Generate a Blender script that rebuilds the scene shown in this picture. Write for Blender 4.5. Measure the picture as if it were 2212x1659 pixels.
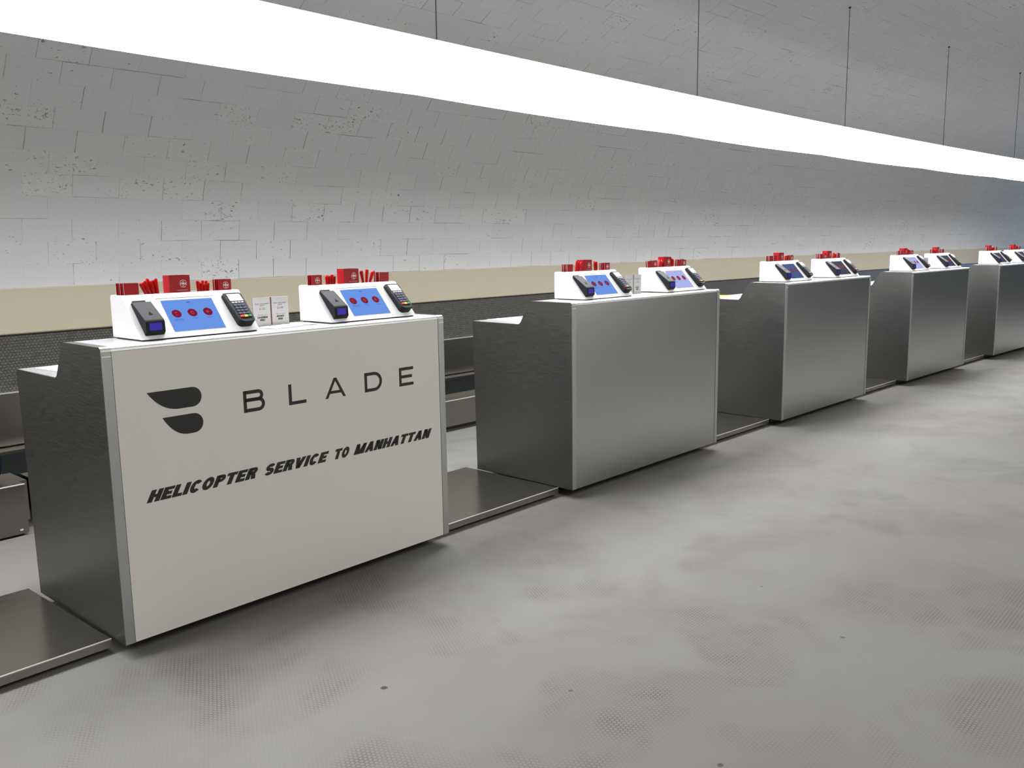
import bpy, bmesh, math, random
from mathutils import Vector, Matrix
random.seed(7)
SC = bpy.context.scene
COL = SC.collection
for o in list(bpy.data.objects):
    bpy.data.objects.remove(o)

# ---------------------------------------------------------------- camera
KAP = 0.00775                      # the row of desks follows a very gentle arc
RAD = 1.0 / KAP
CAMP = (-1.2883, -2.96017, 1.43112)
YAW, PITCH, ROLL, FOC = 0.84815, 0.15726, -0.01466, 1906.8191
fwd = Vector((math.sin(YAW) * math.cos(PITCH), math.cos(YAW) * math.cos(PITCH), -math.sin(PITCH)))
r0 = Vector((math.cos(YAW), -math.sin(YAW), 0))
u0 = r0.cross(fwd)
cr, sr = math.cos(ROLL), math.sin(ROLL)
rgt = cr * r0 + sr * u0
upv = -sr * r0 + cr * u0
cam = bpy.data.cameras.new('camera')
camo = bpy.data.objects.new('camera', cam)
COL.objects.link(camo)
M = Matrix((rgt, upv, -fwd)).transposed().to_4x4()
M.translation = Vector(CAMP)
camo.matrix_world = M
cam.sensor_fit = 'HORIZONTAL'
cam.sensor_width = 36
cam.lens = 36 * FOC / 2212
cam.clip_start = 0.05
cam.clip_end = 200
SC.camera = camo

# ---------------------------------------------------------------- world, exposure
SC.view_settings.view_transform = 'Standard'
SC.view_settings.look = 'None'
SC.view_settings.exposure = 0.0
SC.view_settings.gamma = 1.0
SC.view_settings.use_curve_mapping = False
RIBBON = 17.0                       # radiance of the hanging light ribbon
world = bpy.data.worlds.new('hall_surround')
SC.world = world
world.use_nodes = True
wn = world.node_tree.nodes; wl = world.node_tree.links
bg = wn['Background']
tc = wn.new('ShaderNodeTexCoord'); sx = wn.new('ShaderNodeSeparateXYZ')
wl.new(tc.outputs['Generated'], sx.inputs[0])
mr = wn.new('ShaderNodeMapRange'); mr.interpolation_type = 'SMOOTHSTEP'
mr.inputs['From Min'].default_value = 0.42; mr.inputs['From Max'].default_value = 0.92
ng = wn.new('ShaderNodeMath'); ng.operation = 'MULTIPLY'; ng.inputs[1].default_value = -1
wl.new(sx.outputs['Y'], ng.inputs[0]); wl.new(ng.outputs[0], mr.inputs['Value'])
mx = wn.new('ShaderNodeMix'); mx.data_type = 'RGBA'
mx.inputs['A'].default_value = (0.012, 0.028, 0.045, 1)
mx.inputs['B'].default_value = (0.30, 0.275, 0.235, 1)
up = wn.new('ShaderNodeMapRange'); up.interpolation_type = 'SMOOTHSTEP'
up.inputs['From Min'].default_value = 0.25; up.inputs['From Max'].default_value = 0.8; up.inputs['To Max'].default_value = 0.75
wl.new(sx.outputs['Z'], up.inputs['Value'])
mxx = wn.new('ShaderNodeMath'); mxx.operation = 'MAXIMUM'
wl.new(up.outputs['Result'], mxx.inputs[0]); wl.new(mr.outputs['Result'], mxx.inputs[1])
wl.new(mxx.outputs[0], mx.inputs['Factor'])
dt = wn.new('ShaderNodeVectorMath'); dt.operation = 'DOT_PRODUCT'; wl.new(tc.outputs['Generated'], dt.inputs[0])
dt.inputs[1].default_value = (math.sin(math.radians(37)) * .99, -math.cos(math.radians(37)) * .99, 0.12)
m2 = wn.new('ShaderNodeMapRange'); m2.interpolation_type = 'SMOOTHSTEP'
m2.inputs['From Min'].default_value = 0.93; m2.inputs['From Max'].default_value = 0.99
wl.new(dt.outputs['Value'], m2.inputs['Value'])
mx2 = wn.new('ShaderNodeMix'); mx2.data_type = 'RGBA'
wl.new(mx.outputs['Result'], mx2.inputs['A']); mx2.inputs['B'].default_value = (1.85, 1.88, 1.74, 1)
wl.new(m2.outputs['Result'], mx2.inputs['Factor'])
wl.new(mx2.outputs['Result'], bg.inputs['Color'])
bg.inputs['Strength'].default_value = 1.0
# daylight from the glazed far end of the hall (beyond the right edge of the photo)
dl = bpy.data.lights.new('far_end_daylight', 'AREA'); dl.shape = 'RECTANGLE'; dl.size = 2.2; dl.size_y = 2.6
dl.energy = 75; dl.color = (0.30, 0.56, 1.0)
dlo = bpy.data.objects.new('far_end_daylight', dl); COL.objects.link(dlo)
_a = 23.5 * KAP
_p = Vector(((RAD + 1.4) * math.sin(_a), (RAD + 1.4) * math.cos(_a) - RAD, 1.7)); _d = Vector((math.cos(_a), -math.sin(_a), 0))
dlo.matrix_world = Matrix.Translation(_p) @ _d.to_track_quat('Z', 'Y').to_matrix().to_4x4()

# added unseen fill light high over the hall, lifts the floor and shadows
hl = bpy.data.lights.new('hall_fill_light', 'AREA'); hl.shape = 'RECTANGLE'; hl.size = 13; hl.size_y = 4
hl.energy = 620; hl.color = (1.0, 0.97, 0.92)
hlo = bpy.data.objects.new('hall_fill_light', hl); COL.objects.link(hlo)
hlo.matrix_world = Matrix.Translation((3.5, -7.2, 5.4))

# ---------------------------------------------------------------- helpers
def A(s, t, z=0.0):
    a = s * KAP
    return Vector(((RAD + t) * math.sin(a), (RAD + t) * math.cos(a) - RAD, z))
def frame(s, t=0.0, z=0.0, extra=0.0):
    m = Matrix.Rotation(-s * KAP + extra, 4, 'Z'); m.translation = A(s, t, z)
    return m

def tag(o, label=None, cat=None, group=None, kind=None):
    if label: o['label'] = label
    if cat: o['category'] = cat
    if group: o['group'] = group
    if kind: o['kind'] = kind
    return o
def empty(name, m, label, cat, group=None):
    o = bpy.data.objects.new(name, None); COL.objects.link(o)
    o.empty_display_size = 0.05; o.matrix_world = m
    return tag(o, label, cat, group)
def copy_tree(o, parent=None):
    c = o.copy(); COL.objects.link(c)
    if parent is not None: c.parent = parent
    for ch in list(o.children): copy_tree(ch, c)
    return c

class MB:
    """collects simple shapes into one mesh"""
    def __init__(s): s.bm = bmesh.new()
    def _b(s, geom, w, seg):
        if w > 0:
            es = list({e for v in geom for e in v.link_edges})
            bmesh.ops.bevel(s.bm, geom=es, offset=w, segments=seg, profile=0.7, affect='EDGES', clamp_overlap=True)
    def box(s, x0, x1, y0, y1, z0, z1, bev=0.0, seg=2, m=None):
        r = bmesh.ops.create_cube(s.bm, size=1.0)
        T = Matrix.Translation(((x0 + x1) / 2, (y0 + y1) / 2, (z0 + z1) / 2)) @ Matrix.Diagonal((x1 - x0, y1 - y0, z1 - z0, 1))
        if m is not None: T = m @ T
        bmesh.ops.transform(s.bm, matrix=T, verts=r['verts'])
        s._b(r['verts'], bev, seg)
        return s
    def prism(s, pts, d0, d1, m=None, bev=0.0, seg=2, axis='x'):
        """closed outline; axis x: pts are (y,z) extruded along x; axis z: pts are (x,y) extruded along z; y: (x,z)"""
        def P(p, d):
            if axis == 'x': return Vector((d, p[0], p[1]))
            if axis == 'z': return Vector((p[0], p[1], d))
            return Vector((p[0], d, p[1]))
        a = [s.bm.verts.new(P(p, d0)) for p in pts]; b = [s.bm.verts.new(P(p, d1)) for p in pts]
        n = len(pts)
        fs = [s.bm.faces.new(a), s.bm.faces.new(b[::-1])]
        for i in range(n):
            fs.append(s.bm.faces.new((a[i], b[i], b[(i + 1) % n], a[(i + 1) % n])))
        bmesh.ops.recalc_face_normals(s.bm, faces=fs)
        if m is not None: bmesh.ops.transform(s.bm, matrix=m, verts=a + b)
        s._b(a + b, bev, seg)
        return s
    def cyl(s, p0, p1, r, r2=None, seg=16):
        p0, p1 = Vector(p0), Vector(p1); d = p1 - p0
        q = Vector((0, 0, 1)).rotation_difference(d).to_matrix().to_4x4()
        T = Matrix.Translation((p0 + p1) / 2) @ q
        bmesh.ops.create_cone(s.bm, cap_ends=True, segments=seg, radius1=r, radius2=r if r2 is None else r2, depth=d.length, matrix=T)
        return s
    def quad(s, pts):
        s.bm.faces.new([s.bm.verts.new(p) for p in pts]); return s
    def build(s, name, mat, parent=None, m=None, smooth=False):
        me = bpy.data.meshes.new(name); s.bm.to_mesh(me); s.bm.free()
        me.materials.append(mat)
        if smooth:
            for p in me.polygons: p.use_smooth = True
        o = bpy.data.objects.new(name, me); COL.objects.link(o)
        if parent is not None: o.parent = parent
        if m is not None: o.matrix_local = m
        return o

# ---------------------------------------------------------------- materials
def newmat(name, col=(0.8, 0.8, 0.8), rough=0.5, metal=0.0, spec=0.5, emit=None, estr=0.0, coat=0.0):
    m = bpy.data.materials.new(name); m.use_nodes = True
    p = m.node_tree.nodes['Principled BSDF']
    p.inputs['Base Color'].default_value = (*col, 1)
    p.inputs['Roughness'].default_value = rough
    p.inputs['Metallic'].default_value = metal
    p.inputs['Specular IOR Level'].default_value = spec
    p.inputs['Coat Weight'].default_value = coat
    if emit:
        p.inputs['Emission Color'].default_value = (*emit, 1); p.inputs['Emission Strength'].default_value = estr
    return m
class NT:
    def __init__(s, m): s.t = m.node_tree; s.n = s.t.nodes; s.l = s.t.links; s.p = s.n['Principled BSDF']
    def node(s, typ, **kw):
        n = s.n.new(typ)
        for k, v in kw.items(): setattr(n, k, v)
        return n
    def val(s, sock, v):
        if isinstance(v, bpy.types.NodeSocket): s.l.new(v, sock)
        else: sock.default_value = v
    def math(s, op, a, b=None, c=None, clamp=False):
        n = s.node('ShaderNodeMath', operation=op, use_clamp=clamp)
        s.val(n.inputs[0], a)
        if b is not None: s.val(n.inputs[1], b)
        if c is not None: s.val(n.inputs[2], c)
        return n.outputs[0]
    def mapr(s, v, a, b, c=0.0, d=1.0, smooth=True):
        n = s.node('ShaderNodeMapRange', interpolation_type='SMOOTHSTEP' if smooth else 'LINEAR')
        s.val(n.inputs['Value'], v); s.val(n.inputs['From Min'], a); s.val(n.inputs['From Max'], b)
        s.val(n.inputs['To Min'], c); s.val(n.inputs['To Max'], d)
        return n.outputs['Result']
    def mix(s, f, a, b):
        n = s.node('ShaderNodeMix', data_type='RGBA')
        s.val(n.inputs['Factor'], f); s.val(n.inputs['A'], a); s.val(n.inputs['B'], b)
        return n.outputs['Result']
    def noise(s, vec, scale, detail=2.0, rough=0.5, dist=0.0):
        n = s.node('ShaderNodeTexNoise'); s.l.new(vec, n.inputs['Vector'])
        n.inputs['Scale'].default_value = scale; n.inputs['Detail'].default_value = detail
        n.inputs['Roughness'].default_value = rough; n.inputs['Distortion'].default_value = dist
        return n.outputs['Fac']
    def mapping(s, vec, scale=(1, 1, 1), loc=(0, 0, 0)):
        n = s.node('ShaderNodeMapping'); s.l.new(vec, n.inputs['Vector'])
        n.inputs['Scale'].default_value = scale; n.inputs['Location'].default_value = loc
        return n.outputs['Vector']
    def bump(s, h, strength=0.2, dist=0.01):
        n = s.node('ShaderNodeBump'); n.inputs['Strength'].default_value = strength; n.inputs['Distance'].default_value = dist
        s.l.new(h, n.inputs['Height']); s.l.new(n.outputs['Normal'], s.p.inputs['Normal'])

def fine_noise(m, base, amt=0.04, scale=(300, 300, 300), bump=0.0, rough=None):
    """slight procedural mottling so that no surface is a perfectly flat colour"""
    t = NT(m); tcn = t.node('ShaderNodeTexCoord')
    v = t.mapping(tcn.outputs['Object'], scale)
    f = t.noise(v, 1.0, 3.0)
    lo = tuple(max(0, c * (1 - amt)) for c in base) + (1,); hi = tuple(min(1, c * (1 + amt)) for c in base) + (1,)
    t.l.new(t.mix(f, lo, hi), t.p.inputs['Base Color'])
    if rough:
        t.l.new(t.mapr(f, 0.3, 0.7, rough[0], rough[1]), t.p.inputs['Roughness'])
    if bump: t.bump(f, bump, 0.001)
    return m

MET = {}
c = (0.19, 0.189, 0.182)
MET['side'] = fine_noise(newmat('brushed_dark_steel', c, 0.36, 0.92), c, 0.05, (12, 12, 220), rough=(0.33, 0.42))
c = (0.56, 0.57, 0.58)
MET['alu'] = fine_noise(newmat('satin_aluminium', c, 0.38, 0.85), c, 0.03, (220, 12, 12), rough=(0.34, 0.42))
c = (0.42, 0.43, 0.435)
MET['strip'] = fine_noise(newmat('satin_edge_strip', c, 0.4, 0.9), c, 0.03, (220, 12, 12), rough=(0.36, 0.42))
c = (0.475, 0.49, 0.485)
MET['front'] = fine_noise(newmat('satin_front_sheet', c, 0.25, 1.0), c, 0.015, (14, 220, 160))
c = (0.62, 0.605, 0.565)
MET['vinyl'] = fine_noise(newmat('white_vinyl_film', c, 0.32, 0.0), c, 0.015, (3, 3, 3), rough=(0.30, 0.36))
c = (0.29, 0.277, 0.25)
MET['plate'] = fine_noise(newmat('rolled_steel_plate', c, 0.2, 0.95), c, 0.05, (10, 160, 10), rough=(0.2, 0.27))
MET['conv'] = fine_noise(newmat('conveyor_steel', (0.27, 0.255, 0.235), 0.3, 1.0), (0.27, 0.255, 0.235), 0.02, (2, 2, 4))
MET['edge'] = newmat('bright_steel_edge', (0.85, 0.84, 0.8), 0.3, 0.6)  # pale colour, also stands in for highlights along metal edges
BLACK_INK = newmat('black_vinyl_lettering', (0.006, 0.006, 0.006), 0.45)
DARK = newmat('dark_recess', (0.02, 0.02, 0.019), 0.7)
RUBBER = fine_noise(newmat('conveyor_belt_rubber', (0.010, 0.012, 0.012), 0.85, spec=0.08), (0.010, 0.012, 0.012), 0.2, (90, 90, 90), 0.1)
WHITE = fine_noise(newmat('white_powder_coat', (0.62, 0.62, 0.63), 0.42), (0.62, 0.62, 0.63), 0.01, (60, 60, 60))
PAPER = fine_noise(newmat('white_paper', (0.58, 0.58, 0.585), 0.7), (0.58, 0.58, 0.585), 0.02, (40, 40, 40))
PLASTIC = fine_noise(newmat('black_plastic', (0.013, 0.0145, 0.017), 0.55, spec=0.14), (0.013, 0.0145, 0.017), 0.15, (400, 400, 400), 0.1)
PLASTIC2 = newmat('black_embossed_mark', (0.006, 0.006, 0.007), 0.7, spec=0.05)
RED = fine_noise(newmat('red_gloss_card', (0.33, 0.004, 0.009), 0.35, spec=0.3), (0.33, 0.004, 0.009), 0.08, (25, 25, 25))
REDPEN = fine_noise(newmat('red_pen_plastic', (0.45, 0.004, 0.004), 0.3, spec=0.3), (0.45, 0.004, 0.004), 0.06, (50, 50, 50))
MAROON = newmat('maroon_strip', (0.16, 0.02, 0.035), 0.4)
INKW = newmat('white_print', (0.85, 0.8, 0.8), 0.5)
GREYINK = newmat('grey_print', (0.12, 0.11, 0.12), 0.6)
KEYS = newmat('keypad_keys', (0.020, 0.025, 0.055), 0.5, spec=0.2)
LCDW = newmat('terminal_display', (0.5, 0.5, 0.55), 0.08, emit=(0.85, 0.85, 1.0), estr=0.55)
LCDP = newmat('violet_display', (0.004, 0.002, 0.02), 0.15, spec=0.1, emit=(0.036, 0.020, 0.29), estr=1.0)
KR = newmat('red_key', (0.40, 0.012, 0.012), 0.45, spec=0.2); KY = newmat('yellow_key', (0.50, 0.33, 0.03), 0.45, spec=0.2); KG = newmat('green_key', (0.0, 0.14, 0.045), 0.45, spec=0.2)
YEL = newmat('yellow_note_paper', (0.85, 0.8, 0.05), 0.7)
ACRYL = newmat('clear_acrylic', (0.95, 0.96, 0.96), 0.05); NT(ACRYL).p.inputs['Transmission Weight'].default_value = 0.95
NAVY = fine_noise(newmat('navy_cloth', (0.003, 0.004, 0.016), 0.9, spec=0.1), (0.003, 0.004, 0.016), 0.3, (80, 80, 80), 0.3)
BTN = newmat('screen_button_maroon', (0.05, 0.0, 0.006), 0.1, emit=(0.13, 0.0, 0.015), estr=1.0)
BTNI = newmat('screen_button_icon', (0.1, 0.05, 0.05), 0.1, emit=(0.28, 0.1, 0.12), estr=1.0)
SCRINK = newmat('screen_dark_blue_print', (0.01, 0.02, 0.1), 0.1, emit=(0.02, 0.05, 0.25), estr=1.0)
def screen_mat(name, col):
    m = newmat(name, (0.01, 0.012, 0.015), 0.06, emit=col, estr=1.0)
    return m
SCR = [screen_mat('tablet_screen_bright', (0.115, 0.27, 0.74)), screen_mat('tablet_screen_pale_glare', (0.38, 0.42, 0.78)),  # second screen has its pale glare put into the emission colour
       screen_mat('tablet_screen_grazing_dim', (0.025, 0.06, 0.2)), screen_mat('tablet_screen_grazing_dark', (0.018, 0.022, 0.045))]  # darker copies carry the change in reflection at grazing view as colour
LIGHT = newmat('ribbon_diffuser', (0.9, 0.9, 0.9), 0.5, emit=(0.985, 0.99, 1.0), estr=RIBBON)
LIGHT_TOP = newmat('ribbon_upper_shell', (0.9, 0.9, 0.9), 0.5, emit=(0.985, 0.99, 1.0), estr=RIBBON * 0.03)
CABLE = newmat('steel_cable', (0.05, 0.05, 0.05), 0.4, 0.6)

# floor: small round mosaic tiles in light grout, worn in patches
FLOOR = newmat('penny_tile_floor', (0.5, 0.5, 0.48), 0.72, spec=0.12)
t = NT(FLOOR); tcn = t.node('ShaderNodeTexCoord'); ob = tcn.outputs['Object']
sp = 0.0145
def hexdist(t, vec, sp):
    v = t.mapping(vec, (1 / sp, 1 / (sp * 1.7320508), 1))
    ds = []
    for off in ((0, 0, 0), (0.5, 0.5, 0)):
        a = t.node('ShaderNodeVectorMath', operation='ADD'); t.l.new(v, a.inputs[0]); a.inputs[1].default_value = off
        fr = t.node('ShaderNodeVectorMath', operation='FRACTION'); t.l.new(a.outputs[0], fr.inputs[0])
        su = t.node('ShaderNodeVectorMath', operation='SUBTRACT'); t.l.new(fr.outputs[0], su.inputs[0]); su.inputs[1].default_value = (0.5, 0.5, 0)
        mu = t.node('ShaderNodeVectorMath', operation='MULTIPLY'); t.l.new(su.outputs[0], mu.inputs[0]); mu.inputs[1].default_value = (1, 1.7320508, 0)
        ln = t.node('ShaderNodeVectorMath', operation='LENGTH'); t.l.new(mu.outputs[0], ln.inputs[0]); ds.append(ln.outputs['Value'])
    return t.math('MINIMUM', ds[0], ds[1])
d = hexdist(t, ob, sp)
grout = t.mapr(d, 0.36, 0.50)
patch = t.mapr(t.noise(ob, 1.6, 3.0, 0.55, 0.4), 0.46, 0.64)
patch2 = t.mapr(t.noise(t.mapping(ob, loc=(5, 3, 0)), 5.0, 3.0, 0.6), 0.42, 0.62)
amt = t.math('MULTIPLY', t.math('ADD', t.math('MULTIPLY', patch, t.math('MULTIPLY_ADD', patch2, 0.6, 0.4)), 0.14), 0.55)
big = t.noise(t.mapping(ob, loc=(9, 1, 0)), 0.8, 4.0, 0.6)
base = t.mix(t.mapr(big, 0.3, 0.7), (0.182, 0.175, 0.165, 1), (0.208, 0.205, 0.197, 1))
base = t.mix(t.math('MULTIPLY', patch, 0.25), base, (0.165, 0.156, 0.142, 1))
rose = t.mapr(t.noise(t.mapping(ob, loc=(2, 8, 0)), 0.9, 3.0), 0.5, 0.72)
base = t.mix(t.math('MULTIPLY', rose, 0.22), base, (0.185, 0.142, 0.146, 1))
col = t.mix(t.math('MULTIPLY', grout, amt), base, (0.045, 0.042, 0.036, 1))
for (sx_, sy_, r_, k_) in ((0.456, -0.846, 0.010, 0.9), (0.837, -1.325, 0.006, 0.6), (0.777, -1.895, 0.008, 0.7), (1.793, -1.839, 0.008, 0.6), (2.053, -1.394, 0.006, 0.45), (-0.16, 1.55, 0.03, 0.4)):
    P = A(sx_, sy_)
    di = t.node('ShaderNodeVectorMath', operation='DISTANCE'); t.l.new(ob, di.inputs[0]); di.inputs[1].default_value = P
    wob = t.math('ADD', di.outputs['Value'], t.math('MULTIPLY', t.noise(ob, 90, 2), 0.008))
    col = t.mix(t.mapr(wob, r_ + 0.002, r_ + 0.008, k_, 0.0), col, (0.03, 0.03, 0.028, 1))
t.l.new(col, t.p.inputs['Base Color'])
t.bump(t.math('MULTIPLY', grout, -1.0), 0.12, 0.001)

# painted acoustic block vault (uv: metres along the wall, metres up the curve)
BLOCK = newmat('painted_block_vault', (0.7, 0.7, 0.7), 0.75)
t = NT(BLOCK); uvn = t.node('ShaderNodeTexCoord'); uv = uvn.outputs['UV']
BH, BW = 0.1375, 0.283
sep = t.node('ShaderNodeSeparateXYZ'); t.l.new(uv, sep.inputs[0])
U, V = sep.outputs['X'], sep.outputs['Y']
wob = t.math('MULTIPLY', t.math('SUBTRACT', t.noise(uv, 14, 2), 0.5), 0.006)
vr = t.math('DIVIDE', t.math('ADD', V, wob), BH); row = t.math('FLOOR', vr)
half = t.math('MULTIPLY', t.math('MODULO', t.math('ADD', row, 100), 2), 0.5)
ur = t.math('ADD', t.math('DIVIDE', t.math('ADD', U, t.math('SUBTRACT', wob, 0.782 - 20 * BW)), BW), half)
colid = t.math('FLOOR', ur)
fu = t.math('FRACT', ur); fv = t.math('FRACT', vr)
du = t.math('MULTIPLY', t.math('SUBTRACT', 0.5, t.math('ABSOLUTE', t.math('SUBTRACT', fu, 0.5))), BW)
dv = t.math('MULTIPLY', t.math('SUBTRACT', 0.5, t.math('ABSOLUTE', t.math('SUBTRACT', fv, 0.5))), BH)
def rnd(seed):
    cb = t.node('ShaderNodeCombineXYZ'); t.l.new(colid, cb.inputs[0]); t.l.new(row, cb.inputs[1]); cb.inputs[2].default_value = seed
    w = t.node('ShaderNodeTexWhiteNoise', noise_dimensions='3D'); t.l.new(cb.outputs[0], w.inputs[0]); return w.outputs['Value']
ra, rb_, rc = rnd(1.3), rnd(7.7), rnd(3.1)
crk = t.noise(t.mapping(uv, (1, 1, 1)), 3.2, 3.0, 0.6)
jv = t.math('MULTIPLY', t.mapr(du, 0.0008, 0.0032, 1, 0), t.mapr(t.math('ADD', t.math('MULTIPLY', crk, 1.0), t.math('MULTIPLY', ra, 0.5)), 0.62, 1.02, 0.04, 1.0))
jh = t.math('MULTIPLY', t.mapr(dv, 0.0008, 0.003, 1, 0), t.mapr(t.math('ADD', t.noise(t.mapping(uv, (1.4, 5, 1), (3, 1, 0)), 1.6, 3.0, 0.6), t.math('MULTIPLY', rc, 0.25)), 0.64, 0.84, 0.02, 0.9))
pits = t.noise(t.mapping(uv, (34, 62, 1)), 1.0, 3.0, 0.6, 0.8)
dens = t.math('ADD', t.math('MULTIPLY', t.math('POWER', rb_, 2.0), 0.10), t.math('MULTIPLY', t.mapr(t.noise(t.mapping(uv, (2.2, 4, 1), (1, 5, 0)), 1.0, 2), 0.45, 0.75), 0.07))
pit = t.mapr(t.math('ADD', pits, dens), 0.715, 0.775)
nearj = t.mapr(t.math('MINIMUM', du, dv), 0.0, 0.02, 0.05, 0.0)
pit2 = t.mapr(t.math('ADD', t.math('ADD', t.noise(t.mapping(uv, (60, 110, 1), (9, 2, 0)), 1.0, 2.0, 0.5, 0.5), nearj), t.math('MULTIPLY', dens, 0.6)), 0.745, 0.80)
dark = t.math('MAXIMUM', t.math('MAXIMUM', t.math('MULTIPLY', jv, 0.95), t.math('MULTIPLY', jh, 0.95)), t.math('MAXIMUM', t.math('MULTIPLY', pit, 0.75), t.math('MULTIPLY', pit2, 0.7)), clamp=True)
tone = t.mix(rb_, (0.605, 0.612, 0.622, 1), (0.64, 0.646, 0.652, 1))
t.l.new(t.mix(dark, tone, (0.09, 0.095, 0.105, 1)), t.p.inputs['Base Color'])
t.bump(t.math('ADD', t.math('MULTIPLY', dark, -1.0), t.math('MULTIPLY', t.noise(uv, 120, 3), 0.15)), 0.35, 0.003)

BAND = newmat('beige_plaster_band', (0.56, 0.51, 0.43), 0.7)
fine_noise(BAND, (0.49, 0.435, 0.335), 0.03, (14, 14, 14), 0.15)
MOS = newmat('dark_mosaic_wall', (0.1, 0.1, 0.09), 0.35)
t = NT(MOS); uvn = t.node('ShaderNodeTexCoord')
d = hexdist(t, uvn.outputs['UV'], 0.02)
g = t.mapr(d, 0.34, 0.5)
v = t.node('ShaderNodeTexWhiteNoise', noise_dimensions='3D')
sn = t.node('ShaderNodeVectorMath', operation='SNAP'); t.l.new(uvn.outputs['UV'], sn.inputs[0]); sn.inputs[1].default_value = (0.02, 0.01732, 1); t.l.new(sn.outputs[0], v.inputs[0])
cc = t.mix(v.outputs['Value'], (0.06, 0.058, 0.051, 1), (0.10, 0.097, 0.086, 1))
t.l.new(t.mix(g, cc, (0.03, 0.029, 0.025, 1)), t.p.inputs['Base Color'])
t.bump(t.math('MULTIPLY', g, -1.0), 0.5, 0.003)

# ---------------------------------------------------------------- setting
def sweep(name, prof, mat, s0, s1, n, v0=0.0):
    """sweep an open (t,z) profile along the arc; uv in metres"""
    bm = bmesh.new(); uvl = bm.loops.layers.uv.new('UVMap')
    vs = [v0]
    for i in range(1, len(prof)): vs.append(vs[-1] + math.dist(prof[i], prof[i - 1]))
    ss = [s0 + (s1 - s0) * i / n for i in range(n + 1)]
    grid = [[bm.verts.new(A(s, p[0], p[1])) for p in prof] for s in ss]
    for i in range(n):
        for j in range(len(prof) - 1):
            f = bm.faces.new((grid[i][j], grid[i + 1][j], grid[i + 1][j + 1], grid[i][j + 1])); f.smooth = True
            for lp, (a, b) in zip(f.loops, ((i, j), (i + 1, j), (i + 1, j + 1), (i, j + 1))):
                lp[uvl].uv = (ss[a], vs[b])
    me = bpy.data.meshes.new(name); bm.to_mesh(me); bm.free(); me.materials.append(mat)
    o = bpy.data.objects.new(name, me); COL.objects.link(o)
    return tag(o, kind='structure')
def closed_sweep(name, prof, mat, s0, s1, n, parent=None, kind=None, smooth=False):
    bm = bmesh.new()
    ss = [s0 + (s1 - s0) * i / n for i in range(n + 1)]
    g = [[bm.verts.new(A(s, p[0], p[1])) for p in prof] for s in ss]; k = len(prof)
    for i in range(n):
        for j in range(k): bm.faces.new((g[i][j], g[i + 1][j], g[i + 1][(j + 1) % k], g[i][(j + 1) % k]))
    bm.faces.new(g[0]); bm.faces.new(g[-1][::-1])
    bmesh.ops.recalc_face_normals(bm, faces=bm.faces)
    me = bpy.data.meshes.new(name); bm.to_mesh(me); bm.free(); me.materials.append(mat)
    if smooth:
        for p in me.polygons: p.use_smooth = True
    o = bpy.data.objects.new(name, me); COL.objects.link(o)
    if parent: o.parent = parent
    if kind: o['kind'] = kind
    return o

SA, SB = -5.0, 30.0
# floor
bm = bmesh.new()
n = 24; ga = []
for i in range(n + 1):
    s = -9 + 45 * i / n
    ga.append((bm.verts.new(A(s, -13, 0)), bm.verts.new(A(s, 2.86, 0))))
for i in range(n): bm.faces.new((ga[i][0], ga[i + 1][0], ga[i + 1][1], ga[i][1]))
me = bpy.data.meshes.new('floor'); bm.to_mesh(me); bm.free(); me.materials.append(FLOOR)
fl = bpy.data.objects.new('floor', me); COL.objects.link(fl); tag(fl, kind='structure')
# dark mosaic lower wall, beige band, block vault
closed_sweep('trim_1', [(2.79, 0.938), (2.785, 0.945), (2.785, 1.205), (2.79, 1.212), (2.86, 1.212), (2.86, 0.938)], BAND, SA, SB, 60, kind='structure')
sweep('wall_lower', [(2.812, 0.0), (2.812, 0.94)], MOS, SA, SB, 60)
ctrl = [(2.80, 1.205), (2.792, 1.31), (2.779, 1.415), (2.763, 1.52), (2.745, 1.62), (2.722, 1.72), (2.693, 1.82), (2.656, 1.92), (2.612, 2.02),
        (2.56, 2.115), (2.505, 2.207), (2.447, 2.297), (2.387, 2.385), (2.325, 2.47), (2.255, 2.56), (2.175, 2.65), (2.08, 2.745), (1.96, 2.85),
        (1.80, 2.965), (1.60, 3.09), (1.35, 3.23), (1.05, 3.385), (0.75, 3.53), (0.45, 3.66), (0.1, 3.79), (-0.4, 3.94), (-1.1, 4.08), (-2.0, 4.18), (-3.2, 4.22)]
def catmull(P, k=4):
    out = []
    for i in range(len(P) - 1):
        p0, p1, p2, p3 = P[max(i - 1, 0)], P[i], P[i + 1], P[min(i + 2, len(P) - 1)]
        for j in range(k):
            u = j / k
            out.append(tuple(0.5 * (2 * p1[a] + (p2[a] - p0[a]) * u + (2 * p0[a] - 5 * p1[a] + 4 * p2[a] - p3[a]) * u * u + (3 * p1[a] - p0[a] - 3 * p2[a] + p3[a]) * u ** 3) for a in (0, 1)))
    out.append(P[-1]); return out
prof = catmull(ctrl)
sweep('ceiling', prof, BLOCK, SA, SB, 90, v0=-0.008)
def ceil_z(tt):
    for (a, b) in zip(prof, prof[1:]):
        if b[0] <= tt <= a[0]: return a[1] + (b[1] - a[1]) * (a[0] - tt) / (a[0] - b[0])
    return 3.6

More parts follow.
